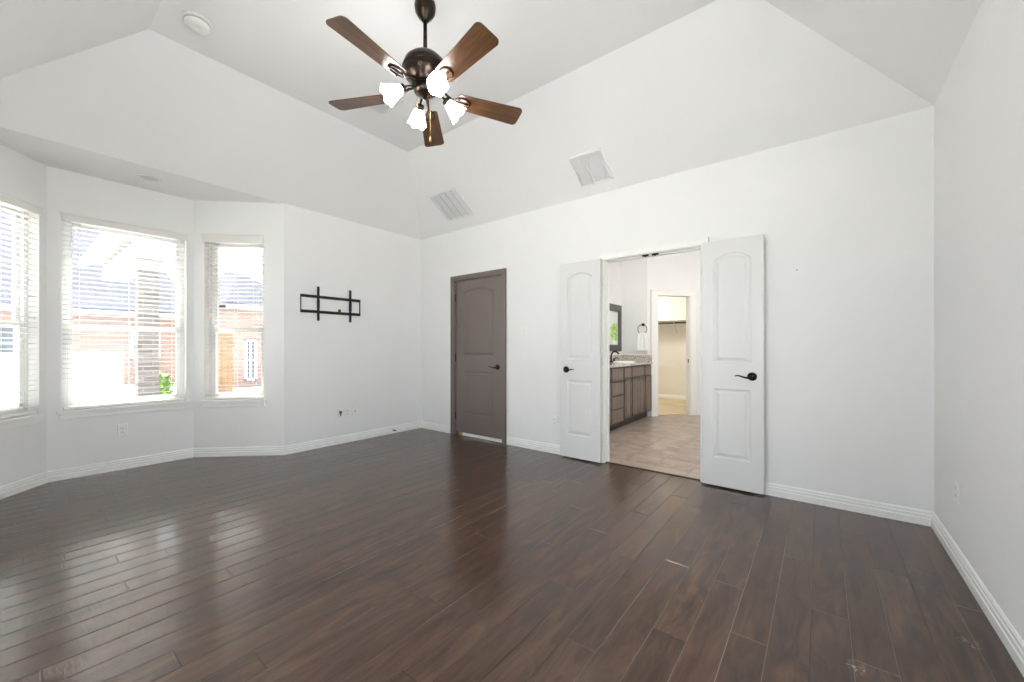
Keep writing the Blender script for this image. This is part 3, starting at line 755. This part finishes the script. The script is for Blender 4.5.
# closet room behind the angled wall
CZ = 2.55
m = MB(); P4 = [(-3.75, 6.73), (-2.33, 6.73), (-.95, 8.11), (-.95, 9.16), (-3.75, 9.16)]
struct((lambda q: (q.prism(P4, CZ, CZ+.06), q.build('ceiling_closet', CLOSETW))[1])(MB()))
wall('wall_closet_back', (-3.75, 9.15), (-.95, 9.15), 0, CZ, .1, mat=CLOSETW, e0=.1, e1=.1)
wall('wall_closet_left', (-3.75, 6.73), (-3.75, 9.15), 0, CZ, .1, mat=CLOSETW)
wall('wall_closet_right', (-.95, 9.15), (-.95, 8.10), 0, CZ, .1, mat=CLOSETW)
wall('wall_closet_front', (-2.76, 6.73), (-3.75, 6.73), 0, CZ, .1, mat=CLOSETW, e1=.1)
m.bm.free()
P5 = [M_an @ Vector((CO0, .055, 0)), M_an @ Vector((CO1, .055, 0)), Vector((-.95, 8.12, 0)), Vector((-.95, 9.15, 0)), Vector((-3.75, 9.15, 0)), Vector((-3.75, 6.73, 0)), Vector((-2.35, 6.72, 0))]
m = MB(); m.prism([(p.x, p.y) for p in P5], 0, .012); struct(m.build('floor_closet', CARPET))
baseboard('baseboard_closet', [(-3.75, 6.8), (-3.75, 9.15), (-.95, 9.15)], sgn=1)
baseboard('baseboard_bathroom', [tuple((M_an @ Vector((CO1+.09, 0, 0)))[:2]), W1, (.55, W1[1]), (.55, YB+.12)], sgn=1)
m = MB()
w_ = .115
for q in (((CO0-w_, -.018, 0), (CO0+.004, 0, 2.035)), ((CO1-.004, -.018, 0), (CO1+w_, 0, 2.035)), ((CO0-w_, -.018, 2.035), (CO1+w_, 0, 2.13))): m.bbox(*q, .004, M_an)
for q in (((CO0-w_, -.026, 0), (CO0-w_+.018, 0, 2.112)), ((CO1+w_-.018, -.026, 0), (CO1+w_, 0, 2.112)), ((CO0-w_, -.026, 2.112), (CO1+w_, 0, 2.13))): m.bbox(*q, .003, M_an)
for q in (((CO0, -.002, 0), (CO0+.016, .112, 2.05)), ((CO1-.016, -.002, 0), (CO1, .112, 2.05)), ((CO0, -.002, 2.034), (CO1, .112, 2.05))): m.bbox(*q, .001, M_an)
struct(m.build('trim_4', TRIM))
m = MB(); m.bbox((CO1-.018, .03, .90), (CO1-.0155, .055, .96), .0005, M_an); tag(m.build('strike_plate', BLACK), 'small dark strike plate on the closet door jamb', 'strike plate')
# closet shelf and rod
r = empty('closet_shelf', (-2.4, 9.0, 1.75), 'white closet shelf with hanging rod and centre bracket on the closet wall', 'shelf')
m = MB(); m.bbox((-3.75, 8.80, 1.735), (-.95, 9.15, 1.755), .002); m.build('shelf_board', TRIM, r)
m = MB(); m.bbox((-3.75, 9.13, 1.645), (-.95, 9.15, 1.735), .002); m.build('cleat', TRIM, r)
m = MB(); m.tube([(-3.75, 8.86, 1.69), (-.95, 8.86, 1.69)], .016, 14); tag(m.build('hanging_rod', plain('rod_wood', (.10, .075, .05), .5), r), 'brown hanging rod')
m = MB(); m.bbox((-2.515, 8.82, 1.725), (-2.485, 9.15, 1.735), .001); m.bbox((-2.515, 9.138, 1.45), (-2.485, 9.15, 1.73), .001)
m.tube([(-2.50, 9.14, 1.48), (-2.50, 8.86, 1.665), (-2.50, 8.835, 1.69), (-2.50, 8.86, 1.71)], .007, 8); m.build('bracket', PLAST, r)

# vanity cabinet units, each with doors / drawers
VX0, VX1, VZ0, VZ1 = BXL+.002, -2.24, .10, .885
def front(m, y0, y1, z0, z1, raised):
    """panel front on the X=VX1 face"""
    T = Matrix(((0, 0, 1, VX1), (1, 0, 0, 0), (0, 1, 0, 0), (0, 0, 0, 1)))   # local (y, z, x)
    m.bbox((y0, z0, 0), (y1, z1, .018), .003, T)
    if raised:
        f = .045 if (y1-y0) > .15 else .034
        for q in (((y0, z0), (y1, z0+f)), ((y0, z1-f), (y1, z1)), ((y0, z0), (y0+f, z1)), ((y1-f, z0), (y1, z1))): m.bbox((*q[0], .016), (*q[1], .024), .003, T)
        m.bbox((y0+f+.02, z0+f+.02, .016), (y1-f-.02, z1-f-.02, .023), .004, T)
def knob(y, z, parent):
    m = MB(); m.lathe([(.006, 0), (.005, .012), (.013, .018), (.014, .024), (.008, .029), (0, .030)], Matrix.Translation((VX1+.018, y, z)) @ Matrix.Rotation(PI/2, 4, 'Y'), 14)
    return m.build('knob', BLACK, parent)
def unit(y0, y1, kind, label):
    r = empty('vanity_cabinet', ((VX0+VX1)/2, (y0+y1)/2, 0), label, 'cabinet', 'cabinet units under the bathroom counter')
    m = MB(); m.box((VX0, y0, 0), (VX1-.07, y1, VZ0)); m.box((VX0, y0, VZ0), (VX1, y1, VZ1)); m.build('body', CABD, r)
    g = .018
    if kind == 'drawers':
        for z0, z1 in ((.115, .290), (.305, .480), (.495, .670), (.685, .865)):
            q = MB(); front(q, y0+g, y1-g, z0, z1, False); T = Matrix(((0, 0, 1, VX1), (1, 0, 0, 0), (0, 1, 0, 0), (0, 0, 0, 1)))
            q.bbox((y0+g+.016, z0+.016, .017), (y1-g-.016, z1-.016, .021), .003, T)
            d = q.build('drawer', CABW, r)
    else:
        n = 2 if kind == 'double' else 1; w = (y1-y0-2*g-(n-1)*.006)/n
        q = MB(); front(q, y0+g, y1-g, .715, .865, False); q.build('drawer', CABW, r)
        for k in range(n):
            q = MB(); a = y0+g+k*(w+.006); front(q, a, a+w, .125, .700, True); d = q.build('door', CABW, r)
    return r
unit(4.50, 5.00, 'double', 'taupe vanity cabinet left of the drawer stack, nearest the bedroom behind the door frame')
unit(5.00, 5.44, 'drawers', 'taupe vanity cabinet with a stack of four drawers')
unit(5.44, 5.74, 'single', 'taupe single-door vanity cabinet right beside the four-drawer stack')
unit(5.74, 6.29, 'double', 'taupe double-door vanity cabinet between two single-door ones, under the sink')
unit(6.29, 6.615, 'single', 'taupe single-door vanity cabinet at the end by the towel')
m = MB(); m.bbox((BXL+.001, 4.48, .885), (VX1+.03, BYE-.001, .920), .004)
r = tag(m.build('granite_countertop', GRAN), 'speckled granite countertop along the bathroom vanity cabinets', 'countertop')
m = MB(); m.bbox((BXL+.021, BYE-.021, .9205), (VX1+.02, BYE-.001, 1.03), .002); m.bbox((BXL+.001, 4.48, .9205), (BXL+.020, BYE-.001, 1.03), .002); m.build('backsplash', GRAN, r)
# sink
r = empty('bathroom_sink', (-2.47, 6.05, .92), 'white oval sink bowl set in the granite counter', 'sink')
T = Matrix.Translation((-2.47, 6.05, .9205)) @ Matrix.Diagonal((.78, 1.1, 1, 1))
m = MB(); m.lathe([(.205, 0), (.208, .012), (.200, .018), (.190, .014), (.150, .004), (.02, .0015), (0, .0015)], T, 40); m.build('bowl', PORC, r)
m = MB(); m.lathe([(.02, .0018), (.02, .004), (0, .004)], Matrix.Translation((-2.47, 6.05, .9205)), 16); m.build('drain', CHROME, r)
# faucet
r = empty('faucet', (-2.66, 6.05, .92), 'dark bronze curved faucet behind the bathroom sink', 'faucet')
m = MB(); pts = [(-2.68, 6.03, .921), (-2.68, 6.03, 1.02)]
for i in range(1, 11): a = PI*i/10*.86; pts.append((-2.68+.065*(1-math.cos(a)), 6.03, 1.02+.075*math.sin(a)))
m.tube(pts, .012, 12); m.lathe([(.026, 0), (.026, .006), (.016, .02), (.013, .04)], Matrix.Translation((-2.68, 6.03, .9205)), 20); m.build('spout', BLACK, r)
for yy in (5.92, 6.14):
    m = MB(); m.lathe([(.024, 0), (.024, .006), (.013, .018), (.012, .05), (.015, .058), (0, .062)], Matrix.Translation((-2.68, yy, .9205)), 20)
    m.tube([(-2.68, yy, .975), (-2.66, yy, .985), (-2.62, yy, .992)], [.008, .007, .005], 8); m.build('tap_handle', BLACK, r)
# framed mirror; its reflection of a green plant is painted on as flat shapes
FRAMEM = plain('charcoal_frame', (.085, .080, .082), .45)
r = empty('framed_mirror', (BXL, 6.25, 1.10), 'dark grey framed mirror with painted reflection of a lime green plant above the bathroom counter', 'mirror')
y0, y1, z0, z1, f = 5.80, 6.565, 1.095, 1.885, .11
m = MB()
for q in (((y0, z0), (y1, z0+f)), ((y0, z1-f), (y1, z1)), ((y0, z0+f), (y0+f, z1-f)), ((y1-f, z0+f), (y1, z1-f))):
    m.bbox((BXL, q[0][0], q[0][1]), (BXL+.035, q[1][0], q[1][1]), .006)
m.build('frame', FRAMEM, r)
m = MB(); m.box((BXL, y0+.09, z0+.09), (BXL+.012, y1-.09, z1-.09)); m.build('mirror_panel', plain('painted_mirror_panel', (.74, .75, .74), .5), r)
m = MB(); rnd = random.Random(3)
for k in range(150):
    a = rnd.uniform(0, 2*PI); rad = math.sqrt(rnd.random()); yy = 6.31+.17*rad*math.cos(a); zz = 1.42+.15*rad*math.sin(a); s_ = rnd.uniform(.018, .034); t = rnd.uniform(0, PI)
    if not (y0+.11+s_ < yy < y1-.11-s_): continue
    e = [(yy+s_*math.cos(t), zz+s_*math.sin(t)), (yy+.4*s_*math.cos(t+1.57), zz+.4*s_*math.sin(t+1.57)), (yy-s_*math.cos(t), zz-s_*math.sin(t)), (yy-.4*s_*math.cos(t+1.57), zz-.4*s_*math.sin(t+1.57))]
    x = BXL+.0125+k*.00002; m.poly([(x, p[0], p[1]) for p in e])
m.build('painted_reflection_leaves', plain('painted_lime_reflection', (.30, .62, .02), .5, var=.35), r, recalc=False)
m = MB(); m.prism([(6.24, 1.21), (6.36, 1.21), (6.38, 1.33), (6.22, 1.33)], 0, .001, Matrix(((0, 0, 1, BXL+.0125), (1, 0, 0, 0), (0, 1, 0, 0), (0, 0, 0, 1)))); m.build('painted_reflection_pot', plain('painted_white_reflection', (.9, .9, .9), .5), r)
# towel ring and towel
r = empty('towel_ring', (-2.365, BYE, 1.54), 'dark bronze towel ring on the bathroom end wall', 'towel ring')
TX, TZ = -2.365, 1.545
m = MB(); T = Matrix.Translation((TX, BYE, TZ)) @ Matrix.Rotation(PI/2, 4, 'X'); m.lathe([(.026, 0), (.026, .006), (.012, .014), (.010, .045), (.016, .050), (.014, .058), (0, .06)], T, 20); m.build('wall_post', BLACK, r)
m = MB(); m.tube([(TX+.078*math.sin(2*PI*i/40), BYE-.052, TZ-.078-.0+.078*math.cos(2*PI*i/40)) for i in range(40)], .0055, 8, closed=True); m.build('ring', BLACK, r)
m = MB(); n = 24; rows = 14
def tow(u, v, side):
    w_ = .062 + .028*min(1, v*2.2); x = TX + (u-.5)*2*w_; z = TZ-.150 - v*.30; y = BYE-.052 + side*(.010+.004*math.cos(u*PI*5)) ; return (x, y, z)
for side in (-1, 1):
    g_ = [[m.bm.verts.new(tow(i/n, j/rows, side)) for i in range(n+1)] for j in range(rows+1)]
    for j in range(rows):
        for i in range(n): m.face([g_[j][i], g_[j][i+1], g_[j+1][i+1], g_[j+1][i]], True)
    if side == -1: G1 = g_
    else: G2 = g_
topv = [m.bm.verts.new((TX+(i/n-.5)*2*.056, BYE-.052, TZ-.138)) for i in range(n+1)]
for G in (G1, G2):
    for i in range(n): m.face([G[0][i], G[0][i+1], topv[i+1], topv[i]], True)
for i in range(n): m.face([G1[-1][i], G1[-1][i+1], G2[-1][i+1], G2[-1][i]])
for j in range(rows):
    for i in (0, n): m.face([G1[j][i], G1[j+1][i], G2[j+1][i], G2[j][i]])
tag(m.build('hand_towel', TOWEL), 'white hand towel hanging from the dark towel ring', 'towel')

# bathroom and closet ceiling lamps
def ceiling_lamp(x, y, z, W, col, label, r_=.16):
    r = empty('flush_ceiling_light', (x, y, z), label, 'ceiling light')
    T = Matrix.Translation((x, y, z)) @ Matrix.Rotation(PI, 4, 'X')
    m = MB(); m.lathe([(r_+.01, 0), (r_+.01, .02), (r_, .022)], T, 32); m.build('rim', BRONZE, r)
    A_ = PI*r_*r_; m = MB(); m.lathe([(r_-.005, .02), (r_-.01, .05), (r_*.7, .085), (r_*.3, .10), (0, .104)], T, 32)
    m.build('diffuser', glow('lit_diffuser_%d' % W, col, W/(PI*A_*1.3)), r)
ceiling_lamp(-1.6, 4.55, BC, BATH_W*.5, (1, .98, .94), 'lit round ceiling light in the bathroom near the bedroom doorway', .2)
ceiling_lamp(-.45, 6.0, BC, BATH_W*.5, (1, .98, .94), 'lit round ceiling light in the bathroom near the closet', .2)
ceiling_lamp(-3.1, 8.2, CZ, CLOSET_W, (1, .97, .92), 'lit round ceiling light inside the closet', .14)

# ------------------------------------------------------------------ outdoors, seen through the blinds
GZ = -.15
m = MB(); m.box((-45, -30, GZ-.1), (20, 35, GZ)); struct(m.build('ground', CONC))
r = empty('patio_column', (-7.55, 1.2, GZ), 'square grey brick patio post outside the middle bay window', 'column')
m = MB(); m.box((-7.67, 1.10, GZ), (-7.45, 1.32, 2.40)); m.build('shaft', GREYB, r)
m = MB(); m.bbox((-7.71, 1.06, GZ), (-7.41, 1.36, .0), .01); m.bbox((-7.71, 1.06, 2.26), (-7.41, 1.36, 2.40), .01); m.build('capital_and_plinth', STUCCO, r)
r = empty('patio_roof', (-7.5, 1.9, 2.4), 'gabled patio roof with white beam resting on the grey brick post', 'roof')
m = MB(); m.bbox((-10.4, 1.05, 2.401), (-7.37, 1.38, 2.62), .01); m.bbox((-7.66, 1.38, 2.401), (-7.40, 3.6, 2.62), .01); m.build('beam', FASC, r)
m = MB(); yr = 2.35
slab(m, [(-10.5, .75, 2.60), (-7.15, .75, 2.60), (-7.15, yr, 3.25), (-10.5, yr, 3.25)], .08); slab(m, [(-10.5, yr, 3.25), (-7.15, yr, 3.25), (-7.15, 3.95, 2.60), (-10.5, 3.95, 2.60)], .08); m.build('roof_panels', plain('beige_panels', (.34, .33, .31), .7), r)
m = MB(); m.prism([(.95, 2.62), (3.75, 2.62), (yr, 3.18)], -7.42, -7.38, Matrix(((0, 0, 1, 0), (1, 0, 0, 0), (0, 1, 0, 0), (0, 0, 0, 1)))); m.build('gable_board', FASC, r)
def house(name_lab, X, Y0, Y1, zt, ridge, depth, wins, mat=PINKB):
    r = empty('neighbour_house', (X, (Y0+Y1)/2, GZ), name_lab, 'house')
    m = MB(); m.box((X-depth, Y0, GZ), (X, Y1, zt)); m.build('brick_wall', mat, r)
    m = MB(); e = .45; xr = X-depth/2
    slab(m, [(X+e, Y0-e, zt-.05), (X+e, Y1+e, zt-.05), (xr, Y1-1.2, ridge), (xr, Y0+1.2, ridge)], .08); slab(m, [(X-depth-e, Y0-e, zt-.05), (X-depth-e, Y1+e, zt-.05), (xr, Y1-1.2, ridge), (xr, Y0+1.2, ridge)], .08)
    slab(m, [(X+e, Y0-e, zt-.05), (X-depth-e, Y0-e, zt-.05), (xr, Y0+1.2, ridge)], .08); slab(m, [(X+e, Y1+e, zt-.05), (X-depth-e, Y1+e, zt-.05), (xr, Y1-1.2, ridge)], .08); m.build('shingle_roof', SHING, r)
    m = MB(); m.bbox((X+e-.02, Y0-e, zt-.16), (X+e+.1, Y1+e, zt-.03), .02); m.build('gutter', FASC, r)
    for (a, b_, c, d) in wins:
        m = MB(); t = .08
        for q in (((a, c), (b_, c+t)), ((a, d-t), (b_, d)), ((a, c), (a+t, d)), ((b_-t, c), (b_, d)), (((a+b_)/2-.03, c), ((a+b_)/2+.03, d)), ((a, (c+d)/2-.03), (b_, (c+d)/2+.03))): m.bbox((X-.02, *q[0]), (X+.04, *q[1]), .005)
        f = m.build('window', FASC, r)
        m = MB(); m.box((X-.01, a+.05, c+.05), (X+.012, b_-.05, d-.05)); m.build('pane', plain('dark_pane', (.10, .12, .14), .08), f)
    return r
house('long pink brick neighbour house with blue-grey roof, across the yard', -19.6, -9, 4.0, 2.45, 7.6, 9, [(-6.6, -5.0, .75, 1.9), (-.5, .7, .7, 1.9), (2.7, 3.5, .7, 1.9)])
house('brick house wing seen through the right bay window, behind the cedar fence end', -15.0, 4.6, 13, 2.55, 5.2, 3.6, [(4.78, 5.15, .05, 1.45), (8.2, 9.4, .7, 1.9)])
m = MB(); m.box((-12.3, -7.5, GZ), (-12.1, 1.55, .98)); m.bbox((-12.36, -7.5, .98), (-12.04, 1.55, 1.06), .01)
tag(m.build('garden_wall', STUCCO), 'low white garden wall in bright sun across the patio', 'wall')
r = empty('cedar_fence', (-13.0, 4.2, GZ), 'orange-brown upright board fence seen through the right bay window', 'fence')
m = MB(); y = 2.9
while y < 3.85: m.bbox((-13.02, y, GZ+.03), (-13.0, y+.132, 1.55), .003); y += .14
m.build('boards', CEDAR, r)
for z in (.2, 1.2):
    m = MB(); m.bbox((-13.06, 2.9, z), (-13.02, 3.96, z+.09), .004); m.build('rail', CEDAR, r)
def shrub(x, y, h, w, seed, label):
    r = empty('shrub', (x, y, GZ), label, 'shrub'); rnd = random.Random(seed); m = MB()
    for k in range(700):
        u = Vector((rnd.gauss(0, 1), rnd.gauss(0, 1), rnd.gauss(0, 1))).normalized()*rnd.uniform(.6, 1)
        p = Vector((x+u.x*w/2, y+u.y*w/2, GZ+h*.55+u.z*h*.45)); a = Vector((rnd.gauss(0, 1), rnd.gauss(0, 1), rnd.gauss(0, 1))).normalized(); b_ = a.cross(u).normalized(); s = rnd.uniform(.03, .06)
        m.poly([p-a*s, p+b_*s*.5, p+a*s, p-b_*s*.5])
    m.build('leaves', LEAF, r, recalc=False)
    m = MB()
    for k in range(7): m.tube([(x, y, GZ), (x+rnd.uniform(-.3, .3)*w, y+rnd.uniform(-.3, .3)*w, GZ+h*.7)], [.015, .006], 6)
    m.build('stems', CEDAR, r)
shrub(-11.3, 2.02, .80, .45, 1, 'bright green shrub right of the grey brick patio post')
